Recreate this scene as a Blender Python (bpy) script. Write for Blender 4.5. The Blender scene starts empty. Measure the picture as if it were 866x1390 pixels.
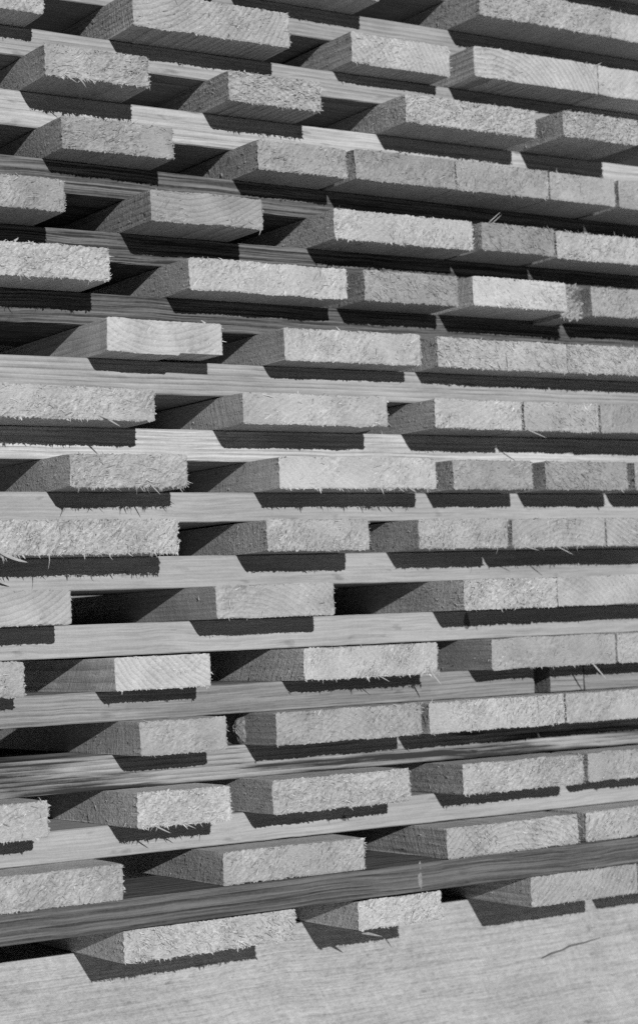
import bpy, math, random
import numpy as np
from mathutils import Matrix, Vector

scene = bpy.context.scene
BASE = 0.51            # height of the origin of the measured stack above the ground (metres)

# ------------------------------------------------------------------ camera
cam_data = bpy.data.cameras.new("camera")
cam = bpy.data.objects.new("camera", cam_data)
scene.collection.objects.link(cam)
right = Vector((0.834297, -0.549685, -0.042360))
down = Vector((-0.002313, 0.073343, -0.997304))
fwd = Vector((0.551310, 0.832146, 0.059918))
m = Matrix((right, -down, -fwd)).transposed().to_4x4()
m.translation = Vector((-0.879602, -1.327668, -0.095598 + BASE))
cam.matrix_world = m
cam_data.sensor_fit = 'VERTICAL'
cam_data.sensor_height = 24.0
cam_data.lens = 24.0 * 2740.73 / 1390.0
cam_data.clip_start = 0.05
cam_data.clip_end = 500.0
cam_data.dof.use_dof = True
cam_data.dof.focus_distance = 1.53
cam_data.dof.aperture_fstop = 5.6
scene.camera = cam

# ------------------------------------------------------------------ daylight (black and white photograph: neutral light)
SUN_TRAVEL = Vector((0.18, 1.0, -0.295)).normalized()
elev = math.asin(-SUN_TRAVEL.z)
world = bpy.data.worlds.new("World")
scene.world = world
world.use_nodes = True
wn = world.node_tree.nodes
wn.clear()
sky = wn.new("ShaderNodeTexSky")
sky.sky_type = 'NISHITA'
sky.sun_disc = False
sky.air_density = 0.12        # clear dry air: deep sky, hard dark shadows
sky.dust_density = 0.0
sky.ozone_density = 2.0
sky.sun_elevation = elev
sky.sun_rotation = math.atan2(-SUN_TRAVEL.x, -SUN_TRAVEL.y)
bw = wn.new("ShaderNodeRGBToBW")
bg = wn.new("ShaderNodeBackground")
bg.inputs["Strength"].default_value = 0.05
wo = wn.new("ShaderNodeOutputWorld")
world.node_tree.links.new(sky.outputs["Color"], bw.inputs["Color"])
world.node_tree.links.new(bw.outputs["Val"], bg.inputs["Color"])
world.node_tree.links.new(bg.outputs["Background"], wo.inputs["Surface"])

sun_data = bpy.data.lights.new("sun", 'SUN')
sun_data.energy = 5.0
sun_data.angle = math.radians(0.5)
sun_data.color = (1.0, 1.0, 1.0)
sun = bpy.data.objects.new("sun", sun_data)
sun.rotation_euler = SUN_TRAVEL.to_track_quat('-Z', 'Y').to_euler()
sun.location = (-1, -4, 3)
scene.collection.objects.link(sun)

scene.view_settings.view_transform = 'Standard'
scene.view_settings.look = 'None'
scene.view_settings.exposure = 0.42
scene.view_settings.gamma = 1.0
scene.view_settings.use_curve_mapping = False
scene.cycles.use_denoising = False
scene.cycles.max_bounces = 6
scene.cycles.diffuse_bounces = 2


# ------------------------------------------------------------------ materials
class Nodes:
    def __init__(self, name):
        self.mat = bpy.data.materials.new(name)
        self.mat.use_nodes = True
        self.t = self.mat.node_tree
        self.t.nodes.clear()
        self.out = self.t.nodes.new("ShaderNodeOutputMaterial")
        self.bsdf = self.t.nodes.new("ShaderNodeBsdfPrincipled")
        self.t.links.new(self.bsdf.outputs[0], self.out.inputs[0])

    def put(self, sock, v):
        if hasattr(v, "links"):
            self.t.links.new(v, sock)
        else:
            sock.default_value = v

    def math(self, op, a, b=0.0, clamp=False):
        n = self.t.nodes.new("ShaderNodeMath")
        n.operation = op
        n.use_clamp = clamp
        self.put(n.inputs[0], a)
        self.put(n.inputs[1], b)
        return n.outputs[0]

    def noise(self, vec, scale, detail=3.0, rough=0.55, dist=0.0):
        n = self.t.nodes.new("ShaderNodeTexNoise")
        self.put(n.inputs["Vector"], vec)
        n.inputs["Scale"].default_value = scale
        n.inputs["Detail"].default_value = detail
        n.inputs["Roughness"].default_value = rough
        n.inputs["Distortion"].default_value = dist
        return n.outputs[0]

    def mapping(self, vec, scale=(1, 1, 1), rot=(0, 0, 0), loc=None):
        n = self.t.nodes.new("ShaderNodeMapping")
        self.put(n.inputs["Vector"], vec)
        n.inputs["Scale"].default_value = scale
        n.inputs["Rotation"].default_value = rot
        if loc is not None:
            self.put(n.inputs["Location"], loc)
        return n.outputs[0]

    def combine(self, x, y, z):
        n = self.t.nodes.new("ShaderNodeCombineXYZ")
        for s, v in zip(n.inputs, (x, y, z)):
            self.put(s, v)
        return n.outputs[0]

    def split(self, vec):
        n = self.t.nodes.new("ShaderNodeSeparateXYZ")
        self.put(n.inputs[0], vec)
        return n.outputs

    def remap(self, v, a, b, c, d):
        n = self.t.nodes.new("ShaderNodeMapRange")
        self.put(n.inputs["Value"], v)
        for k, x in zip(("From Min", "From Max", "To Min", "To Max"), (a, b, c, d)):
            self.put(n.inputs[k], x)
        return n.outputs[0]

    def base(self):
        """object coordinates moved by a random offset, plus the object colour channels"""
        tc = self.t.nodes.new("ShaderNodeTexCoord").outputs["Object"]
        oi = self.t.nodes.new("ShaderNodeObjectInfo")
        rnd = oi.outputs["Random"]
        col = self.t.nodes.new("ShaderNodeSeparateColor")
        self.t.links.new(oi.outputs["Color"], col.inputs[0])
        off = self.math('MULTIPLY', rnd, 37.0)
        vec = self.t.nodes.new("ShaderNodeVectorMath")
        vec.operation = 'ADD'
        self.put(vec.inputs[0], tc)
        self.put(vec.inputs[1], self.combine(off, self.math('MULTIPLY', off, 1.7), off))
        return tc, vec.outputs[0], rnd, col.outputs[0], col.outputs[1], col.outputs[2], oi.outputs["Alpha"]

    def rings(self, tc, vec, rnd, spacing, grain=0.02):
        """growth rings round a pith that lies outside or at the rim of the cross-section"""
        s = self.split(tc)
        r2 = self.math('FRACT', self.math('MULTIPLY', rnd, 17.31))
        px = self.math('MULTIPLY', self.math('SUBTRACT', rnd, 0.5), 0.26)
        sg = self.math('SUBTRACT', self.math('MULTIPLY', self.math('GREATER_THAN', r2, 0.45), 2.0), 1.0)
        pz = self.math('MULTIPLY', sg, self.math('ADD', self.math('MULTIPLY', r2, 0.06), 0.055))
        n = self.noise(self.mapping(vec, (1, grain, 1)), 40.0, 2.0)
        dx = self.math('SUBTRACT', s[0], px)
        dz = self.math('SUBTRACT', s[2], pz)
        d = self.math('SQRT', self.math('ADD', self.math('MULTIPLY', dx, dx), self.math('MULTIPLY', dz, dz)))
        d = self.math('ADD', d, self.math('MULTIPLY', n, 0.006))
        # uneven spacing from year to year, sharp dark latewood edge
        d = self.math('ADD', d, self.math('MULTIPLY', self.noise(self.combine(self.math('MULTIPLY', d, 1.0), off_const(self, rnd), 0.0), 90.0, 1.0), 0.004))
        f = self.math('FRACT', self.math('DIVIDE', d, spacing))
        return self.math('POWER', f, 2.2)

    def finish(self, value, rough=0.85, height=None, strength=0.5, distance=0.001):
        c = self.t.nodes.new("ShaderNodeCombineColor")
        for s in c.inputs[:3]:
            self.put(s, value)
        self.put(self.bsdf.inputs["Base Color"], c.outputs[0])
        self.bsdf.inputs["Roughness"].default_value = rough
        self.bsdf.inputs["Specular IOR Level"].default_value = 0.25
        if height is not None:
            b = self.t.nodes.new("ShaderNodeBump")
            b.inputs["Distance"].default_value = distance
            self.put(b.inputs["Strength"], strength)
            self.put(b.inputs["Height"], height)
            self.put(self.bsdf.inputs["Normal"], b.outputs[0])
        return self.mat


def off_const(n, rnd):
    return n.math('MULTIPLY', rnd, 11.0)


def end_material():
    n = Nodes("sawn_end_grain")
    tc, vec, rnd, tone, ring, rough, seed = n.base()
    at = n.t.nodes.new("ShaderNodeAttribute")
    at.attribute_name = "strand"
    strand = at.outputs["Fac"]
    rg = n.rings(tc, vec, rnd, 0.0042, 1.0)
    fine = n.noise(vec, 900.0, 3.0, 0.6)
    ang = n.mapping(vec, (1.0, 1.0, 3.5), (0, math.radians(35), 0))
    strands = n.noise(ang, 420.0, 3.0, 0.65, 0.4)
    blot = n.noise(vec, 26.0, 4.0, 0.6, 0.5)
    v = n.math('ADD', 1.0, n.math('MULTIPLY', n.math('SUBTRACT', strand, 0.5), 1.1))
    v = n.math('SUBTRACT', v, n.math('MULTIPLY', n.math('MULTIPLY', rg, ring), 0.5))
    v = n.math('ADD', v, n.math('MULTIPLY', n.math('SUBTRACT', fine, 0.5), 0.45))
    v = n.math('ADD', v, n.math('MULTIPLY', n.math('SUBTRACT', strands, 0.5), n.remap(rough, 0, 1, 0.35, 1.0)))
    v = n.math('ADD', v, n.math('MULTIPLY', n.math('SUBTRACT', blot, 0.5), 0.85))
    v = n.math('MULTIPLY', v, n.math('MULTIPLY', tone, 0.71))
    v = n.math('MINIMUM', n.math('MAXIMUM', v, 0.05), 0.8)
    h = n.math('ADD', n.math('MULTIPLY', fine, 0.35), strands)
    h = n.math('SUBTRACT', h, n.math('MULTIPLY', n.math('MULTIPLY', rg, ring), 0.25))
    return n.finish(v, 0.9, h, n.remap(rough, 0, 1, 0.35, 0.8), 0.0012)


def long_material(name, spacing=0.0045, bright=1.0, saw_amount=1.0, lines=0.0, stains=0.0, torn=0.0):
    """sawn faces along the grain: local Y is the length of the timber"""
    n = Nodes(name)
    tc, vec, rnd, tone, ring, rough, seed = n.base()
    # the grain wanders a little along the length
    sv = n.split(vec)
    wander = n.math('MULTIPLY', n.math('SUBTRACT', n.noise(n.combine(0.0, sv[1], n.math('MULTIPLY', rnd, 7.0)), 9.0, 3.0, 0.5), 0.5), 0.010)
    vec = n.combine(n.math('ADD', sv[0], wander), sv[1], n.math('ADD', sv[2], wander))
    rg = n.rings(tc, vec, rnd, spacing, 0.03)
    fib = n.noise(n.mapping(vec, (1, 0.035, 1)), 800.0, 3.0, 0.65)
    streak = n.noise(n.mapping(vec, (1, 0.05, 1)), 330.0, 3.0, 0.6)
    blot = n.noise(n.mapping(vec, (1, 0.3, 1)), 26.0, 5.0, 0.6)
    spots = n.remap(n.noise(n.mapping(vec, (1, 0.3, 1)), 130.0, 2.0, 0.5), 0.66, 0.76, 0.0, 0.3)
    fine = n.noise(vec, 900.0, 2.0, 0.6)
    chips = n.noise(n.mapping(vec, (1, 0.55, 1), (math.radians(25), 0, 0)), 380.0, 3.0, 0.7, 0.6)
    # saw marks running across the face: slanted differently on every piece, uneven and broken up
    s = n.split(tc)
    slope = n.math('MULTIPLY', n.math('SUBTRACT', n.math('FRACT', n.math('MULTIPLY', rnd, 5.77)), 0.35), 1.1)
    across = n.math('ADD', s[1], n.math('MULTIPLY', s[2], slope))
    across = n.math('ADD', across, n.math('MULTIPLY', n.noise(vec, 50.0, 2.0), 0.006))
    saw = n.noise(n.combine(n.math('MULTIPLY', across, 1.0), n.math('MULTIPLY', rnd, 9.0), n.math('MULTIPLY', s[2], 0.06)), 420.0, 2.0, 0.6)
    amount = n.math('MULTIPLY', n.math('FRACT', n.math('MULTIPLY', rnd, 9.13)), n.noise(vec, 30.0, 2.0))
    saw = n.math('MULTIPLY', n.math('MULTIPLY', saw, amount), 3.2 * saw_amount)
    v = n.math('SUBTRACT', 1.0, n.math('MULTIPLY', n.math('MULTIPLY', rg, ring), 0.75))
    v = n.math('ADD', v, n.math('MULTIPLY', n.math('SUBTRACT', fib, 0.5), 0.5))
    v = n.math('ADD', v, n.math('MULTIPLY', n.math('SUBTRACT', streak, 0.5), n.math('ADD', 0.2, n.math('MULTIPLY', ring, 0.7))))
    v = n.math('SUBTRACT', v, spots)
    v = n.math('ADD', v, n.math('MULTIPLY', n.math('SUBTRACT', blot, 0.5), 0.6))
    v = n.math('ADD', v, n.math('MULTIPLY', n.math('SUBTRACT', chips, 0.5), n.math('MULTIPLY', rough, 0.9)))
    v = n.math('ADD', v, n.math('MULTIPLY', n.math('SUBTRACT', saw, 0.4), 0.25))
    v = n.math('ADD', v, n.math('MULTIPLY', n.math('SUBTRACT', fine, 0.5), 0.3))
    h = n.math('ADD', n.math('MULTIPLY', saw, 0.5), n.math('MULTIPLY', fine, 0.4))
    h = n.math('ADD', h, n.math('MULTIPLY', fib, 0.5))
    h = n.math('ADD', h, n.math('MULTIPLY', chips, n.math('ADD', 0.3, n.math('MULTIPLY', rough, 0.9))))
    if lines:
        # grooves ploughed along the length by the planer or weathered out of the soft wood
        g = n.noise(n.mapping(vec, (0.3, 0.012, 1)), 640.0, 2.0, 0.5)
        g = n.remap(g, 0.38, 0.58, 0.0, 1.0)
        k = n.math('MULTIPLY', rough, lines)
        v = n.math('ADD', v, n.math('MULTIPLY', n.math('SUBTRACT', g, 0.55), k))
        h = n.math('ADD', h, n.math('MULTIPLY', n.math('MULTIPLY', g, k), 2.0))
    if torn:
        q = n.noise(n.mapping(vec, (1, 0.4, 1), (math.radians(12), 0, 0)), 230.0, 4.0, 0.7, 0.8)
        pit = n.remap(n.noise(n.mapping(vec, (1, 0.3, 1)), 300.0, 2.0, 0.5), 0.62, 0.74, 0.0, 0.2)
        v = n.math('SUBTRACT', n.math('ADD', v, n.math('MULTIPLY', n.math('SUBTRACT', q, 0.5), 0.55 * torn)), pit)
        h = n.math('SUBTRACT', n.math('ADD', h, n.math('MULTIPLY', q, 1.6 * torn)), pit)
    if stains:
        # dark heartwood streaks with a pale rim
        d = n.noise(n.mapping(vec, (0.2, 0.05, 1)), 85.0, 3.0, 0.65, 0.3)
        v = n.math('SUBTRACT', v, n.math('MULTIPLY', n.remap(d, 0.45, 0.62, 0.0, 1.0), stains))
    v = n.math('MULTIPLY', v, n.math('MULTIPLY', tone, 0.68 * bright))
    v = n.math('MINIMUM', n.math('MAXIMUM', v, 0.015), 0.8)
    return n.finish(v, 0.85, h, n.remap(rough, 0, 1, 0.25, 0.75), 0.0011)


def plain_material(name, value, var, scale, bump=0.5):
    n = Nodes(name)
    tc = n.t.nodes.new("ShaderNodeTexCoord").outputs["Object"]
    a = n.noise(tc, scale, 5.0, 0.6)
    b = n.noise(tc, scale * 7, 3.0, 0.6)
    v = n.math('MULTIPLY', n.math('ADD', 1.0, n.math('MULTIPLY', n.math('SUBTRACT', n.math('ADD', a, n.math('MULTIPLY', b, 0.5)), 0.75), var)), value)
    return n.finish(n.math('MAXIMUM', v, 0.01), 0.9, n.math('ADD', a, b), bump, 0.5 / scale)


M_END = end_material()
M_SIDE = long_material("sawn_long_grain", 0.0045, 1.4)
M_BATTEN = long_material("batten_long_grain", 0.0036, 1.0, 0.35, 1.0)
M_STREAK = long_material("streaked_heartwood", 0.0036, 1.0, 0.2, 0.4, 0.75)
M_BEARER = long_material("bearer_long_grain", 0.006, 1.05, 0.9, 0.15, 0.0, 0.7)
M_SPLINTER = plain_material("pale_splinter_wood", 0.24, 0.5, 300.0)
M_KNOT = plain_material("dark_knot_wood", 0.07, 0.9, 500.0)
M_STAIN = plain_material("pale_scraped_wood", 0.14, 1.0, 300.0)
M_BARK = plain_material("flaky_bark", 0.19, 2.6, 420.0, 1.0)
M_GROUND = plain_material("dark_grassy_soil", 0.05, 0.8, 6.0)
M_BOUNCE = plain_material("pale_bounce_ground", 0.8, 0.25, 3.0)  # for the unseen sheet added as a bounce surface, pale to throw light upward


# ------------------------------------------------------------------ mesh helpers (all lengths in metres)
def vnoise(p, seed):
    """smooth value noise of 2-D points, about -1..1"""
    r = np.random.default_rng(seed)
    tab = r.uniform(-1, 1, (64, 64))
    i = np.floor(p).astype(int)
    f = p - i
    f = f * f * (3 - 2 * f)
    a = tab[i[:, 0] % 64, i[:, 1] % 64]
    b = tab[(i[:, 0] + 1) % 64, i[:, 1] % 64]
    c = tab[i[:, 0] % 64, (i[:, 1] + 1) % 64]
    d = tab[(i[:, 0] + 1) % 64, (i[:, 1] + 1) % 64]
    return (a * (1 - f[:, 0]) + b * f[:, 0]) * (1 - f[:, 1]) + (c * (1 - f[:, 0]) + d * f[:, 0]) * f[:, 1]


def make_mesh(name, verts, faces, mats, fmat=None, strand=None, smooth=False):
    me = bpy.data.meshes.new(name)
    me.from_pydata([tuple(map(float, v)) for v in verts], [], faces)
    for mt in mats:
        me.materials.append(mt)
    if fmat is not None:
        me.polygons.foreach_set("material_index", np.array(fmat, dtype=np.int32))
    if strand is not None:
        a = me.attributes.new("strand", 'FLOAT', 'POINT')
        a.data.foreach_set("value", np.array(strand, dtype=np.float32))
    if smooth:
        me.polygons.foreach_set("use_smooth", np.ones(len(faces), dtype=bool))
    me.update()
    return me


def link(name, me, parent=None, loc=(0, 0, 0), color=None):
    o = bpy.data.objects.new(name, me)
    scene.collection.objects.link(o)
    o.parent = parent
    o.location = loc
    if color:
        o.color = color
    return o


class Ribbons:
    """many thin tapered strands of torn wood fibre"""
    def __init__(self):
        self.v, self.f, self.s = [], [], []

    def add(self, path, width, side, tone):
        b = len(self.v)
        n = len(path)
        for k, p in enumerate(path):
            w = width * (1.0 - 0.85 * (k / (n - 1)) ** 1.5) * 0.5
            self.v.append(p - side * w)
            self.v.append(p + side * w)
            self.s += [tone, tone]
        for k in range(n - 1):
            a = b + 2 * k
            self.f.append((a, a + 1, a + 3, a + 2))


def plank_mesh(w, t, L, rough, fringe, angle, seed, ragged=0.0, top_fuzz=0.3, side_fuzz=0.3, notch=0.0):
    """plank: local x -w/2..w/2, y 0 (sawn end) .. L, z 0..t"""
    rg = np.random.default_rng(seed)
    nx, nz = max(12, int(w / 0.0012)), 20
    us = np.linspace(-w / 2, w / 2, nx + 1)
    vs = np.linspace(0, t, nz + 1)
    U, V = np.meshgrid(us, vs)              # rows v
    U, V = U.ravel(), V.ravel()
    ca, sa = math.cos(angle), math.sin(angle)
    A, Bc = (U * ca + V * sa), (-U * sa + V * ca)
    h = 0.7 * vnoise(np.c_[A / 0.0055, Bc / 0.0019] + 7, seed) + 0.6 * vnoise(np.c_[A / 0.003, Bc / 0.0014] + 19, seed + 1)
    h += 0.6 * vnoise(np.c_[U / 0.02, V / 0.012] + 31, seed + 2)
    amp = 0.00010 + 0.00075 * rough ** 1.5 + ragged * 0.003
    # torn and cleanly cut zones alternate over the sawn end
    zone = np.clip(0.75 + 0.9 * vnoise(np.c_[U / 0.03 + 11, V / 0.02 + 3], seed + 8) + (rough - .6), 0.12, 1.25)
    amp = amp * zone
    Y = -amp * h
    eu = np.minimum(U + w / 2, w / 2 - U)
    ev = np.minimum(V, t - V)
    e = np.minimum(eu, ev)
    Y += 0.0005 * np.clip(1 - e / 0.0012, 0, 1)      # worn arris
    # ragged outline
    jit = (0.00018 + 0.0005 * rough + ragged * 0.0015)
    bottom, top = V < 1e-7, V > t - 1e-7
    lft, rgt = U < -w / 2 + 1e-7, U > w / 2 - 1e-7
    V = V + np.where(bottom | top, jit * rg.normal(0, .6, len(V)) + 0.0006 * vnoise(np.c_[U / 0.02, V * 0 + seed % 9], seed + 3), 0)
    U = U + np.where(lft | rgt, jit * rg.normal(0, .6, len(U)), 0)
    # corners a touch rounded
    for su in (lft, rgt):
        for sv in (bottom, top):
            k = np.where(su & sv)[0]
            U[k] += np.where(su is lft, 0.0006, -0.0006)
            V[k] += np.where(sv is bottom, 0.0005, -0.0005)
    if notch:
        V = V + np.where(bottom & (U > w * 0.12), notch, 0.0)
    verts = list(np.c_[U, Y, V])
    strand = list(0.5 + (0.13 * rg.normal(size=len(U)) * (0.3 + 0.7 * rough) + 0.13 * h) * np.minimum(zone, 1))
    amp = float(amp.mean())
    faces, fmat = [], []
    W = nx + 1
    for j in range(nz):
        for i in range(nx):
            a = j * W + i
            faces.append((a, a + 1, a + W + 1, a + W))
            fmat.append(0)
    per = [i for i in range(nx + 1)] + [j * W + nx for j in range(1, nz + 1)] + \
          [nz * W + i for i in range(nx - 1, -1, -1)] + [j * W for j in range(nz - 1, 0, -1)]
    n = len(per)
    pu, pv = U[per], V[per]
    # straight outline further back
    s_u = np.clip(np.array([us[k % W] for k in per]), -w / 2, w / 2)
    s_v = np.array([vs[k // W] for k in per])
    if notch:
        s_v = np.where((s_v < 1e-7) & (s_u > w * 0.12), notch, s_v)
    prev = per
    ys = [0.0012, 0.004, 0.012, 0.03, 0.06, 0.1, 0.16, 0.3, L]
    bow = rg.normal(0, 0.0004, (len(ys), 2))
    for q, y in enumerate(ys):
        k = math.exp(-y / 0.004)
        x = s_u + (pu - s_u) * k
        z = s_v + (pv - s_v) * k
        # slight unevenness of the sawn faces; the under face stays on its support
        wob = 0.00035 * vnoise(np.c_[np.arange(n) / 9.0, np.full(n, y / 0.02)], seed + 5)
        x = x + wob * np.sign(s_u) * (np.abs(np.abs(s_u) - w / 2) < 1e-6)
        z = z - np.abs(wob) * (s_v > t - 1e-6) + np.abs(wob) * 0.6 * (s_v < 1e-6)
        b = len(verts)
        verts += list(np.c_[x, np.full(n, y), z])
        strand += [0.5] * n
        cur = list(range(b, b + n))
        for i in range(n):
            j = (i + 1) % n
            faces.append((prev[i], cur[i], cur[j], prev[j]))
            fmat.append(1)
        prev = cur
    faces.append(tuple(prev[::-1]))
    fmat.append(0)

    R = Ribbons()
    area = w * t * 1e6
    X3, Z3 = np.array([1., 0, 0]), np.array([0, 0, 1.])
    for _ in range(int(area * 0.15 * rough ** 1.4)):
        u = rg.uniform(-w / 2 + 0.0008, w / 2 - 0.0005)
        v = rg.uniform(0.0006, t - 0.0006)
        if 0.75 + 0.9 * vnoise(np.array([[u / 0.03 + 11, v / 0.02 + 3]]), seed + 8)[0] + (rough - .6) < rg.uniform(0.0, 1.0):
            continue
        a = -angle + rg.normal(0, 0.42) + (math.pi if rg.random() < .35 else 0)
        l = min(0.0095, 0.0014 + rg.exponential(0.0021))
        wd = rg.uniform(0.0003, 0.00105)
        d = np.array([math.cos(a), 0, -math.sin(a)])
        lift = rg.exponential(0.0008)
        cur = rg.normal(0, 0.18) * l
        pr = np.array([d[2], 0, -d[0]])
        path = []
        for s in (0, .35, .7, 1.):
            p = np.array([u, -amp * 0.55 - 0.0001, v]) + d * (s - .35) * l + pr * cur * s * s
            p[1] -= lift * s * s
            p[0] = min(max(p[0], -w / 2 + 0.0003), w / 2 + 0.0006)
            p[2] = min(max(p[2], -0.0005), t + 0.0002)
            path.append(p)
        side = pr * math.cos(0.5) + np.array([0, math.sin(0.5) * rg.choice([-1, 1]), 0]) * rg.uniform(0, 1)
        R.add(path, wd, side / np.linalg.norm(side), float(np.clip(rg.normal(0.6, 0.24), 0.1, 1.15)))

    clumps = rg.uniform(-w / 2, w / 2, max(2, int(w / 0.011)))

    def edge(count, kind, lmean):
        for _ in range(count):
            ux = rg.uniform(-w / 2, w / 2) if rg.random() < .45 else float(np.clip(rg.choice(clumps) + rg.normal(0, .0016), -w / 2, w / 2))
            l = min(0.0075, 0.0006 + rg.exponential(lmean))
            wd = rg.uniform(0.0004, 0.0012) if rg.random() < .75 else rg.uniform(0.001, 0.0021)
            if kind == 'b':
                p0 = np.array([ux, rg.uniform(-0.0006, 0.0003), rg.uniform(0.0002, 0.0008)])
                d = np.array([rg.normal(0.25, 0.5), rg.normal(-0.35, 0.3), -1.0])
            elif kind == 't':
                p0 = np.array([ux, rg.uniform(-0.0006, 0.0003), t - rg.uniform(0.0002, 0.0012)])
                d = np.array([rg.normal(-0.4, 0.6), rg.normal(-0.6, 0.3), 0.55])
            else:
                p0 = np.array([w / 2 - rg.uniform(0.0001, 0.0006), rg.uniform(-0.0006, 0.0003), rg.uniform(0.0005, t - 0.001)])
                d = np.array([1.0, rg.normal(-0.4, 0.3), rg.normal(-0.4, 0.5)])
            d /= np.linalg.norm(d)
            bend = rg.normal(0, 0.25, 3) * l
            path = [p0 + d * l * s + bend * s * s for s in (0, .5, 1.)]
            side = np.cross(d, np.array([0, 1., 0]))
            side = side / (np.linalg.norm(side) + 1e-9) + rg.normal(0, .25, 3)
            R.add(path, wd, side / np.linalg.norm(side), float(np.clip(rg.normal(0.55, 0.18), 0.15, 1.0)))
    for _ in range(int(t * 1e3 * 75 * 0.075 * max(0.0, rough - .35))):      # torn fibre on the near part of the left side
        y, v = rg.uniform(0.001, 0.09), rg.uniform(0.001, t - 0.001)
        a = rg.normal(0.6, 0.7)
        l = 0.0008 + rg.exponential(0.0014)
        d = np.array([0, math.cos(a), math.sin(a)]) * rg.choice([-1, 1])
        lift = rg.exponential(0.0004)
        path = [np.array([-w / 2 - 0.00035, y, v]) + d * l * s - np.array([lift * s * s, 0, 0]) for s in (0, .5, 1.)]
        side = np.array([0, -d[2], d[1]]) + np.array([rg.normal(0, .5), 0, 0])
        for p in path:
            p[2] = min(max(p[2], 0.0002), t - 0.0002)
        R.add(path, rg.uniform(0.0003, 0.0009), side / np.linalg.norm(side), float(np.clip(rg.normal(0.62, 0.2), 0.1, 1.1)))
    edge(int(w * 1000 * (1.6 * fringe + 0.15 * rough)), 'b', 0.0005 + 0.0010 * fringe)
    edge(int(w * 1000 * top_fuzz * rough), 't', 0.0008)
    edge(int(t * 1000 * 1.6 * side_fuzz * rough), 'r', 0.0007)
    b = len(verts)
    verts += R.v
    strand += R.s
    faces += [tuple(k + b for k in f) for f in R.f]
    fmat += [0] * len(R.f)
    return make_mesh("plank", verts, faces, [M_END, M_SIDE], fmat, strand)


def batten_mesh(L, depth, t, seed, mat, wob=0.0004, name="spacer_batten"):
    """timber lying along local y (0..L); front face at local x=0, back at -depth; z 0..t"""
    ny = max(8, int(L / 0.008))
    prof = []
    bv = 0.0008
    for (x, z, cx, cz) in ((-depth, 0, 1, 1), (0, 0, -1, 1), (0, t, -1, -1), (-depth, t, 1, -1)):
        if cx * cz > 0:
            prof += [(x, z + bv * cz), (x + bv * cx, z)]
        else:
            prof += [(x + bv * cx, z), (x, z + bv * cz)]
    prof2 = []
    for k in range(len(prof)):      # extra points on the front face
        prof2.append(prof[k])
        a, b = prof[k], prof[(k + 1) % len(prof)]
        if abs(a[0]) < 1e-9 and abs(b[0]) < 1e-9:
            for s in np.linspace(0, 1, 8)[1:-1]:
                prof2.append((0.0, a[1] + (b[1] - a[1]) * s))
    n = len(prof2)
    yy = np.linspace(0, L, ny + 1)
    verts = []
    for y in yy:
        for k, (x, z) in enumerate(prof2):
            q = np.array([[y / 0.05 + k * 0.05, seed % 13 + k * 0.37]])
            d = wob * vnoise(q, seed)[0] + wob * 0.5 * vnoise(q * 4, seed + 1)[0]
            front = x > -depth * 0.5
            verts.append((x + (d if front else 0), y, z - (abs(d) * .5 if z > t * .9 else -abs(d) * .5 if z < t * .1 else 0)))
    faces = []
    for j in range(ny):
        for i in range(n):
            a, b = j * n + i, j * n + (i + 1) % n
            faces.append((a, b, b + n, a + n))
    faces.append(tuple(range(n))[::-1])
    faces.append(tuple(ny * n + k for k in range(n)))
    return make_mesh(name, verts, faces, [mat], None, None)


# ------------------------------------------------------------------ the ground the stack stands on
gs = 60.0
g = link("ground", make_mesh("ground", [(-gs, -gs, 0), (gs, -gs, 0), (gs, gs, 0), (-gs, gs, 0)], [(0, 1, 2, 3)], [M_GROUND]))
g["kind"] = "structure"
# unseen pale ground sheet, added to bounce sunlight up onto the plank undersides
ap = link("bounce_ground", make_mesh("bounce_ground", [(-3.2, -2.3, 0.004), (4.0, -2.3, 0.004), (4.0, 2.5, 0.004), (-3.2, 2.5, 0.004)], [(0, 1, 2, 3)], [M_BOUNCE]))
ap["kind"] = "structure"

# ------------------------------------------------------------------ the stack
ORD = ["bottom", "second", "third", "fourth", "fifth", "sixth", "seventh", "eighth", "ninth", "tenth", "eleventh",
       "twelfth", "thirteenth", "fourteenth", "fifteenth", "sixteenth", "seventeenth"]


def row_words(r):
    k = 15 - r
    return "bottom plank row" if k == 0 else ORD[k] + " plank row from the bottom"


# height of the underside of every plank row (mm, relative to BASE), spacer setback (mm), spacer tone, ring contrast, look
ROWS = {
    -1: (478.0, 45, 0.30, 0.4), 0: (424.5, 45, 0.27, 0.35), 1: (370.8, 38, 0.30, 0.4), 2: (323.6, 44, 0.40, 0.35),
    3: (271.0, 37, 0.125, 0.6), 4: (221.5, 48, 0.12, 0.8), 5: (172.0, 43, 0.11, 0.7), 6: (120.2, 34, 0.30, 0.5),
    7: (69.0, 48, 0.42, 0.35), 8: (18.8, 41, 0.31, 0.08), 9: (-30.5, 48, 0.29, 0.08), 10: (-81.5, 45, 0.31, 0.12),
    11: (-132.2, 34, 0.21, 0.4), 12: (-180.9, 47, 0.31, 0.6), 13: (-233.3, 44, 0.31, 0.1), 14: (-283.2, -2, 0.105, 0.6),
}
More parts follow.
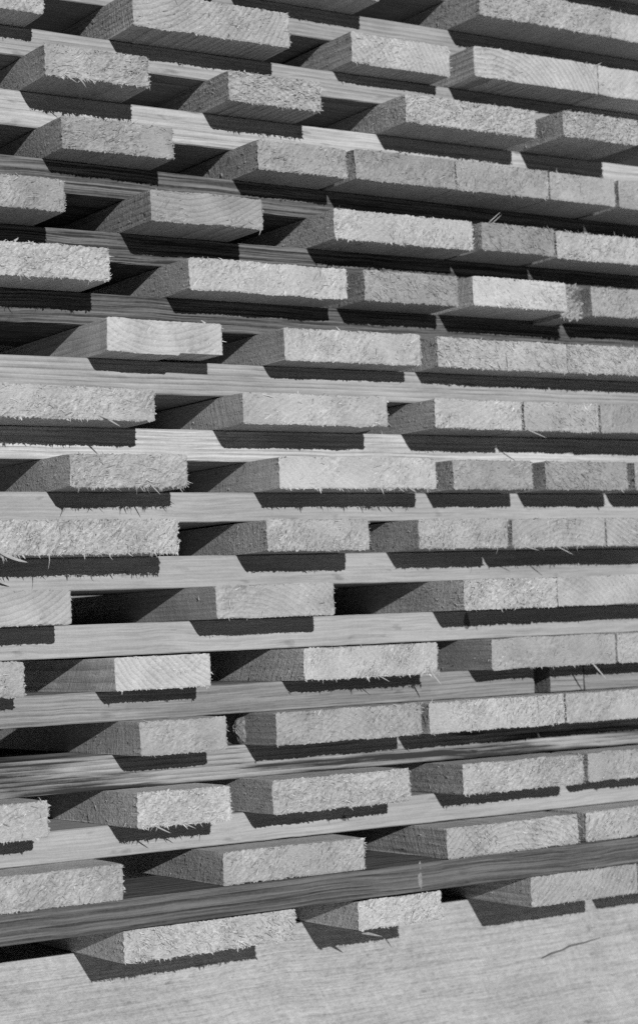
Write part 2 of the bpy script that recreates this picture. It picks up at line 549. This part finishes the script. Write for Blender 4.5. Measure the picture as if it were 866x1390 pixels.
# planks: left x, right x, setback of the sawn end, thickness (mm) | tone, rough, fringe, ring, look
P = {
    -1: [(-300, -162, 0, 25, .3, .6, .1, .2, "pale fuzzy plank"), (-150, -22, 1, 25, .3, .6, .1, .2, "pale fuzzy plank"),
         (-8, 131, 0, 25, .3, .6, .1, .2, "pale fuzzy plank"), (140, 280, -1, 25, .3, .6, .1, .2, "pale fuzzy plank"),
         (288, 425, 0, 25, .3, .6, .1, .2, "plank showing only its grey underside in the top right corner")],
    0: [(-300, -185, 0, 25, .3, .6, .1, .2, "pale fuzzy plank"), (-170, -60, 1, 25, .3, .6, .1, .2, "pale fuzzy plank"),
        (-37, 85, 4.5, 26, .3, .6, .05, .2, "plank cut by the top edge, mostly its underside visible"),
        (185, 334, -1.3, 25.6, .30, .85, .3, .2, "broad fuzzy plank with grey left side"), (335, 424, 1, 25, .31, .4, .1, .2, "smoother pale plank")],
    1: [(-299, -223, 2.9, 27.2, .33, .6, .05, .5, "short pale plank end cut by the left photo edge"),
        (-151, -10, -2.4, 28.0, .31, .7, .15, .75, "broad plank with slanting growth rings"),
        (58, 159, 9.5, 26.0, .35, .55, .1, .6, "pale ringed plank set slightly back"),
        (177, 315, -1.2, 26.3, .36, .35, .05, .8, "broad pale smooth plank with curved growth rings"),
        (316.5, 430, -0.6, 26.4, .36, .35, .05, .4, "pale smooth plank")],
    2: [(-226, -139, -2.2, 23.8, .28, .9, .5, .2, "grey fuzzy plank casting a frayed shadow"),
        (-66, 21, 2.4, 24.3, .31, .9, .45, .7, "coarse plank with ridged torn end"),
        (103, 241, -0.3, 24.0, .33, 1.0, .15, .2, "broad coarsely torn bright plank"),
        (258, 344, -18, 22.8, .32, 1.0, .1, .2, "protruding coarsely torn plank")],
    3: [(-213, -119, 0.4, 24.2, .245, .9, .1, .1, "dull grey fuzzy plank with frayed top edge"),
        (-42, 43, 2.0, 24.0, .27, .85, .1, .2, "fuzzy grey plank"), (48.5, 151, -1.3, 24.8, .25, .75, .1, .2, "dull finely fuzzy plank"),
        (152, 252, -0.9, 24.8, .27, .7, .1, .2, "grey fuzzy plank"), (253, 328, -1.8, 24.4, .29, .45, .05, .2, "narrow smoother plank"),
        (335, 443, 1.3, 24.9, .28, .6, .05, .2, "plank cut by the right photo edge")],
    4: [(-298, -216, -6, 23.8, .27, 1.0, .15, .1, "coarse plank cut by the left photo edge"),
        (-143, -44, -4.8, 24.0, .27, .6, .1, .65, "grey plank with fanning growth rings"),
        (30, 171, 5.0, 24.6, .33, .8, .25, .3, "broad bright stringy plank"), (176, 256, -0.7, 23.9, .24, .75, .1, .1, "narrow dull fuzzy plank"),
        (263, 416, 5.0, 24.2, .32, .75, .1, .2, "broad bright plank with tufted end")],
    5: [(-304, -181, -6.3, 24.8, .36, .8, .5, .4, "bright plank with long slanting strands, casting a tufted shadow"),
        (-107, 39, 3.6, 25.0, .355, .6, .08, .2, "broad pale evenly grained plank"), (54, 149, 1.0, 25.2, .26, .85, .1, .1, "dull grey fuzzy plank"),
        (159, 261, -7, 25.0, .37, .55, .05, .3, "very pale plank with a smooth right half"),
        (296, 407, 0.3, 25.4, .28, .75, .1, .1, "dull plank beside the broken chip")],
    6: [(-182, -83, -0.8, 25.6, .37, .18, .0, .45, "pale smooth plank with a stepped lower edge"),
        (-25, 108, 0.9, 25.9, .32, .6, .05, .2, "broad grainy plank with dark striped side"), (125, 264, 0.2, 25.0, .33, .85, .15, .2, "broad bright tufted plank"),
        (265, 420, -1.2, 25.0, .32, 1.0, .1, .2, "coarsely torn plank")],
    7: [(-305, -144, -0.2, 24.2, .33, .85, .3, .2, "broad stringy plank with a hanging splinter"), (-66, 71, -0.1, 24.4, .315, .5, .05, .2, "broad fine grained plank"),
        (118, 210, -1.0, 24.4, .345, .65, .1, .3, "pale plank with smooth right half"), (214, 297.5, 0.7, 24.8, .30, .8, .15, .1, "fuzzy plank"),
        (298, 389, -1.2, 25.0, .24, .6, .1, .1, "dull grey plank")],
    8: [(-216, -118, -0.3, 25.0, .29, .9, .75, .1, "fuzzy plank with two hanging splinters"), (-35, 117, 0.1, 25.0, .36, .45, .6, .25, "broad very pale plank with frayed lower edge"),
        (135, 219, -0.2, 24.6, .25, .8, .1, .1, "dull grey fuzzy plank"), (234, 327, 0.3, 24.5, .255, .8, .1, .1, "dull grey plank"),
        (336, 442, 0.7, 24.8, .25, .7, .05, .1, "dull plank cut by the right photo edge")],
    9: [(-276, -127, 1.4, 25.6, .35, 1.0, .75, .4, "bright stringy plank with thick end splinter"),
        (-49, 47, -0.6, 24.9, .30, .85, .15, .1, "evenly fuzzy plank"), (97, 190, 0.4, 24.7, .28, .8, .15, .1, "grey fuzzy plank"),
        (195, 298, 0.6, 24.6, .30, .65, .2, .5, "plank with slanting growth rings"), (299, 409, -0.6, 24.6, .30, .5, .1, .6, "ringed plank cut by the right photo edge")],
    10: [(-311, -220, -1.5, 25.4, .31, .3, .05, .6, "plank with level rings at the left photo edge"),
         (-96, 12, 1.4, 25.5, .30, .4, .05, .4, "smooth plank with a few curled shavings"), (140, 239, -0.6, 25.3, .345, .9, .15, .2, "bright stringy plank"),
         (240, 379, -0.6, 25.4, .30, .25, .03, .4, "broad smooth finely lined plank")],
    11: [(-311, -258, 1.2, 25.5, .29, .9, .05, .1, "fuzzy plank end cut by the left photo edge"),
         (-185, -104, 0.3, 24.7, .385, .3, .3, .6, "pale smooth plank with bold curved growth rings"),
         (-20, 110, -0.1, 25.0, .335, .75, .3, .2, "broad bright finely chipped plank"), (167, 303.5, 0.8, 25.8, .265, .5, .15, .2, "broad dull plank with smooth grey side"),
         (304, 410, -1.4, 25.8, .29, .6, .1, .1, "plank cut by the right photo edge")],
    12: [(-166, -92, 0.6, 25.4, .275, .6, .05, .1, "grey velvety plank"), (-48, 91, -0.4, 25.4, .275, .55, .05, .45, "grey plank with fine slanting rings"),
         (98, 241, -1.2, 25.2, .33, .8, .15, .1, "broad bright fuzzy plank"), (244, 381, 0.5, 25.0, .30, .5, .05, .1, "smooth pale plank")],
    13: [(-322, -244, -1.7, 26.2, .31, .8, .1, .1, "fuzzy plank with a lit top strip"), (-173, -93, -2.9, 25.8, .355, .95, .6, .1, "bright stringy plank with bristles below"),
         (-54, 76, -0.9, 26.2, .32, .8, .05, .3, "broad fuzzy plank with smooth grey side"), (132, 261, 2.0, 25.0, .30, .85, .2, .4, "broad fuzzy plank"),
         (272, 398, 8.0, 24.6, .28, .8, .1, .1, "dull fuzzy plank set back")],
    14: [(-284, -186, -2.1, 25.8, .29, .85, .05, .1, "fuzzy plank resting on the long dark batten"), (-98, 31, 2.6, 24.9, .285, .8, .05, .1, "broad grey fuzzy plank"),
         (111, 250, -0.5, 25.0, .31, .6, .1, .7, "broad plank with slanting growth rings"), (262, 379, 3.6, 25.4, .31, .75, .3, .1, "fuzzy plank with bristly lower edge")],
    15: [(-185, -36, 2.6, 23.9, .33, .9, .2, .1, "broad bright stringy plank"), (24, 106, 4.4, 22.8, .35, .85, .3, .1, "narrow bright plank with a long splinter below"),
         (195, 313, -1.4, 25.0, .285, .7, .1, .6, "plank with fine growth rings and long dark side"), (327, 435, 2.1, 25.0, .29, .7, .1, .2, "plank beyond the right photo edge")],
}
IN_ROW = {2: ["left", "right"], 3: ["leftmost", "middle", "rightmost"]}
PLANK_GROUP = "planks stacked in crosswise layers"
BATTEN_GROUP = "spacer battens between the plank rows"
planks = {}
rnd = random.Random(5)
# where the first plank that shows in the photograph stands in each list
FIRST = {-1: 4, 0: 2}
LENGTH = 0.95
for r, row in P.items():
    z = ROWS[r][0] if r in ROWS else -331.0
    first = FIRST.get(r, 0)
    for i, (x0, x1, dep, th, tone, rough, fringe, ring, look) in enumerate(row):
        w = (x1 - x0) / 1000.0
        ang = math.radians(rnd.choice([35, 30, 40, 25, 50, -30]))
        me = plank_mesh(w, th / 1000.0, LENGTH + rnd.uniform(-.02, .02), rough, fringe, ang, 1000 + (r + 2) * 40 + i,
                        notch=0.0016 if (r, i) == (6, 0) else 0.0)
        o = link("plank", me, None, ((x0 + x1) / 2000.0, dep / 1000.0, z / 1000.0 + BASE), (0.30 + (tone - 0.30) * 1.12 + rnd.uniform(-.012, .012), ring * .8, rough, 1.0))
        o.rotation_euler = (0, math.radians(rnd.uniform(-.15, .15)), math.radians(rnd.uniform(-.35, .35)))
        n_vis = len(row) - first - (1 if r == 15 else 0)
        k = i - first
        if k < 0 or k >= n_vis:
            where = "outside the photo frame, in the " + row_words(r)
        else:
            names = ["leftmost", "second from left", "third from left", "fourth from left", "fifth from left", "sixth from left"]
            nm = names[k] if (k < n_vis - 1 or n_vis == 1) else "rightmost"
            where = (nm + " in the " + row_words(r)) if n_vis > 1 else "in the " + row_words(r)
        short = ("%s, %s" % (look, where))
        if len(short.split()) > 16:
            short = short.replace(" from the bottom", " up")
        if len(short.split()) > 16:
            short = short.replace("plank row", "row")
        if len(short.split()) > 16:
            print("LONG", len(short.split()), short)
        o["label"] = short
        o["category"] = "plank"
        o["group"] = PLANK_GROUP
        planks[(r, i)] = o

# the broken stump of a plank between two whole ones in the sixth row from the top of the right side
me = plank_mesh(0.0225, 0.029, 0.6, 0.7, 0.25, 0.9, 77, ragged=1.0, top_fuzz=0.4, side_fuzz=0.4)
chip = link("plank", me, None, (0.2745, 0.004, 0.1725 + BASE - 0.004), (0.29, 0.2, 1.0, 1.0))
chip["label"] = "narrow broken frayed stump of a plank wedged between two whole planks"
chip["category"] = "plank"
chip["group"] = PLANK_GROUP

# ------------------------------------------------------------------ spacers under each row
BLOOK = {
    -1: "batten above the photo frame", 0: "grey batten at the top", 1: "light grey batten",
    2: "bright batten with straight clear grain", 3: "dark weathered batten with fine level lines", 4: "dark grooved batten",
    5: "darkest ribbed batten", 6: "light grooved batten", 7: "brightest batten with wavy raised grain", 8: "smooth light batten with frayed shadows",
    9: "plain light batten", 10: "plain light batten with a dark knot", 11: "grey batten with a gap towards the right",
    12: "boldly striped batten with dark streaks", 13: "light batten with a small brown knot", 14: "long dark batten flush with the plank ends",
}


def tmax(r):
    return max(p[3] for p in P[r])


def batten(r, x0, x1, yaw=0.0, seed=0, dback=0.0):
    z, d, tone, ring = ROWS[r]
    below = r + 1
    zb = (ROWS[below][0] if below in ROWS else -331.0) + tmax(below)
    t = z - zb - 0.15
    me = batten_mesh((x1 - x0) / 1000.0, 0.075 if r == 11 else 0.15 if r == 9 else 0.112, t / 1000.0, seed + 50 + r * 3, M_STREAK if r == 12 else M_BATTEN, 0.0005)
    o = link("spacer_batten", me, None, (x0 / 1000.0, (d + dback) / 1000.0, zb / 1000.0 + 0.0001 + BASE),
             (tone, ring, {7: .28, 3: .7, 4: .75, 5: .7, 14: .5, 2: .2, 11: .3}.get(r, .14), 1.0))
    o.rotation_euler = (0, 0, -math.pi / 2 + yaw)
    o["category"] = "batten"
    o["group"] = BATTEN_GROUP
    return o


battens = {}
for r in ROWS:
    if r == 11:
        a = batten(r, -345, 237.5, 0, 1)
        b = batten(r, 255.8, 293.5, 0, 9)
        c = batten(r, 294.9, 450, 0, 17)
        a["label"] = "long grey batten left of the dark hole, under the " + row_words(r)
        b["label"] = "short batten stub just right of the dark hole, under the " + row_words(r).replace(" from the bottom", " up")
        c["label"] = "batten piece at the right edge beyond the short stub, under the " + row_words(r).replace(" from the bottom", " up")
        battens[r] = a
        continue
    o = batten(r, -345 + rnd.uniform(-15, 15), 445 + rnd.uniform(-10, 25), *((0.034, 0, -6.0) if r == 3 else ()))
    s = BLOOK[r] + ", under the " + row_words(r)
    if len(s.split()) > 16:
        s = s.replace(" from the bottom", " up")
    o["label"] = s
    battens[r] = o

# the deep bearer beam that carries the whole stack
me = batten_mesh(0.86, 0.10, (-331.0 - 0.2) / 1000.0 + BASE - 0.0049, 333, M_BEARER, 0.0012, "bearer_beam")
bearer = link("bearer_beam", me, None, (-0.37, 0.089, 0.0048), (0.28, 0.15, 0.9, 1.0))
bearer.rotation_euler = (0, 0, -math.pi / 2)
bearer["label"] = "tall rough pale bearer beam carrying the stack under the bottom plank row"
bearer["category"] = "beam"


# ------------------------------------------------------------------ splinters, knots and bark
def splinter(parent, p0, p1, w, bend=(0, 0, 0)):
    """flat pointed sliver of torn wood; points in millimetres in the plank's own axes"""
    a, b, c = np.array(p0) / 1000.0, np.array(p1) / 1000.0, np.array(bend) / 1000.0
    d = (b - a) / np.linalg.norm(b - a)
    side = np.cross(d, [0, 1.0, 0])
    side /= np.linalg.norm(side)
    up = np.cross(side, d)
    verts, faces = [], []
    ss = [0, .2, .45, .7, .9, 1.0]
    for k, s in enumerate(ss):
        p = a + (b - a) * s + c * math.sin(math.pi * s)
        ww = 0.72 * w / 1000.0 * (0.7, 1.0, .95, .75, .4, .08)[k] * .5
        for (q, h) in ((-1, 0), (0, .45), (1, 0), (0, -.45)):
            verts.append(p + side * ww * q + up * ww * h)
    for k in range(len(ss) - 1):
        for i in range(4):
            j = (i + 1) % 4
            faces.append((4 * k + i, 4 * k + j, 4 * k + 4 + j, 4 * k + 4 + i))
    faces.append((3, 2, 1, 0))
    n = 4 * (len(ss) - 1)
    faces.append((n, n + 1, n + 2, n + 3))
    return link("splinter", make_mesh("splinter", verts, faces, [M_SPLINTER]), parent)


def half(r, i):
    p = P[r][i]
    return (p[1] - p[0]) / 2.0


W = half(9, 0)
splinter(planks[(9, 0)], (-W + 1, -1.0, 3.0), (-W + 21, -6.0, -5.5), 3.2, (0, -1, -1.2))
W = half(8, 0)
splinter(planks[(8, 0)], (-W + 6, -.5, 1.0), (-W + 1, -8.0, -5.0), 1.0)
splinter(planks[(8, 0)], (W - 33, -.5, 3.0), (W - 28, -7.0, -6.0), 1.3)
W = half(7, 0)
splinter(planks[(7, 0)], (W - 43, -.8, 2.0), (W - 33, -6.0, -5.5), 1.5)
splinter(planks[(7, 0)], (W - 47, -.8, 3.0), (W - 38, -3.5, -.5), 1.8)
W = half(11, 2)
splinter(planks[(11, 2)], (W - 8, -.5, 1.5), (W - 2, -5.5, -9.0), 1.9)
splinter(planks[(11, 2)], (W - 60, -.5, 1.0), (W - 52, -4.5, -4.5), 1.0)
W = half(8, 1)
splinter(planks[(8, 1)], (W - 30, -.6, 1.6), (W - 24, -4.0, -3.5), 1.4)
splinter(planks[(8, 1)], (W - 40, -.6, 1.6), (W - 36, -4.0, -3.0), 1.3)
W = half(13, 1)
splinter(planks[(13, 1)], (-W + 14, -.5, 1.0), (-W + 24, -6.0, -5.0), 1.5)
splinter(planks[(13, 1)], (-W + 38, -.5, 1.0), (-W + 46, -5.0, -3.5), 1.1)
W = half(15, 1)
splinter(planks[(15, 1)], (-W + 3, 50.0, -0.6), (-W + 26, 6.0, -8.0), 4.4)
splinter(planks[(15, 1)], (W - 14, -.5, 1.0), (W - 8, -4.0, -6.5), 1.4)
W = half(5, 0)
splinter(planks[(5, 0)], (-W + 52, -.5, 1.0), (-W + 56, -5.0, -4.0), 1.0)
W = half(4, 1)
splinter(planks[(4, 1)], (W - 2, -.5, 1.0), (W - 8, -6.0, -6.5), 1.0)
W = half(4, 3)
splinter(planks[(4, 3)], (-W + 8, -.3, 24.0), (-W + 18, -4.0, 33.0), 1.1)
splinter(planks[(4, 3)], (-W + 12, -.3, 24.0), (-W + 20, -3.0, 31.0), 0.9)
W = half(6, 2)
splinter(planks[(6, 2)], (2, -.6, 15.0), (3, -2.2, -1.0), 1.3)
W = half(9, 3)
splinter(planks[(9, 3)], (-W + 46, -.6, 1.0), (-W + 60, -6.0, -7.0), 1.2)
splinter(planks[(9, 3)], (-W + 12, -.6, 1.0), (-W + 24, -5.0, -3.0), 1.0)
W = half(7, 3)
splinter(planks[(7, 3)], (-W + 2, -.6, 1.0), (-W + 18, -6.0, -6.5), 1.3)
W = half(11, 3)
splinter(planks[(11, 3)], (W - 28, -.5, 1.0), (W - 18, -6.0, -13.0), 2.0)
W = half(2, 0)
splinter(planks[(2, 0)], (-W + 14, -.7, 3.0), (-W + 24, -3.0, -4.0), 1.2)
W = half(3, 0)
splinter(planks[(3, 0)], (W - 38, -.3, 23.0), (W - 30, -3.0, 27.5), 1.0)
splinter(planks[(3, 0)], (W - 22, -.3, 22.0), (W - 16, -3.0, 27.5), 1.0)
W = half(1, 3)
splinter(planks[(1, 3)], (W - 4, -.3, 24.0), (W + 3, -2.5, 28.0), 1.3)


def patch(parent, name, mat, center, rx, rz, depth, seed, axis='x'):
    """low lumpy oval lying on a face, closed behind; parent axes, millimetres"""
    rg = np.random.default_rng(seed)
    c = np.array(center) / 1000.0
    verts, faces = [], []
    rings, seg = 5, 20
    for q in range(rings + 1):
        s = q / rings
        for k in range(seg):
            a = 2 * math.pi * k / seg
            wob = 1 + 0.12 * math.sin(3 * a + seed) + rg.normal(0, .05)
            hgt = depth * (1 - s ** 2) * (0.6 + 0.4 * rg.random()) - (0.3 if q == rings else 0)
            du, dv = rx * s * wob * math.cos(a), rz * s * wob * math.sin(a)
            off = {'x': (hgt, du, dv), '-x': (-hgt, du, dv), '-y': (du, -hgt, dv)}[axis]
            verts.append(c + np.array(off) / 1000.0)
    for q in range(rings):
        for k in range(seg):
            j = (k + 1) % seg
            faces.append((q * seg + k, q * seg + j, (q + 1) * seg + j, (q + 1) * seg + k))
    faces.append(tuple(range(seg)))
    return link(name, make_mesh(name, verts, faces, [mat]), parent)


def on_batten(r, x):
    return x - battens[r].location.x * 1000.0


patch(battens[10], "knot", M_KNOT, (0.0, on_batten(10, 176), 15), 3.6, 8.0, 0.9, 3)
patch(battens[13], "knot", M_KNOT, (0.0, on_batten(13, 41), 11), 2.6, 2.4, 0.6, 4)
patch(battens[14], "scraped_patch", M_STAIN, (0.0, on_batten(14, 81), 12.5), 2.2, 11.5, 0.35, 5)
# bark left on the shaded edge of a plank in the fourth row from the bottom
W = half(12, 1)
bk = patch(planks[(12, 1)], "bark_strip", M_BARK, (-W, 55.0, 12.5), 11.0, 12.2, 5.0, 8, axis='-x')
patch(chip, "dark_knot", M_KNOT, (4.0, -0.5, 21.0), 6.0, 6.5, 2.5, 6, axis='-y')

# drying crack in the bearer face
def bearer_pt(x, z, out=0.25):
    return (out, x + 370.0, z + BASE * 1000.0 - 4.8)


pts = [bearer_pt(276, -392.6), bearer_pt(287, -389.8), bearer_pt(300, -388.2), bearer_pt(309, -385.6), bearer_pt(327, -384.6), bearer_pt(345, -382.6)]
cv, cf = [], []
for k, (x, y, z) in enumerate(pts):
    h = (0.05, 0.7, 0.4, 0.75, 0.5, 0.05)[k]
    cv += [(0.0012, y / 1000, (z - h) / 1000), (0.0012, y / 1000, (z + h) / 1000), (-0.002, y / 1000, (z + h) / 1000), (-0.002, y / 1000, (z - h) / 1000)]
for k in range(len(pts) - 1):
    for i in range(4):
        j = (i + 1) % 4
        cf.append((4 * k + i, 4 * k + j, 4 * k + 4 + j, 4 * k + 4 + i))
link("drying_crack", make_mesh("drying_crack", cv, cf, [M_KNOT]), bearer)
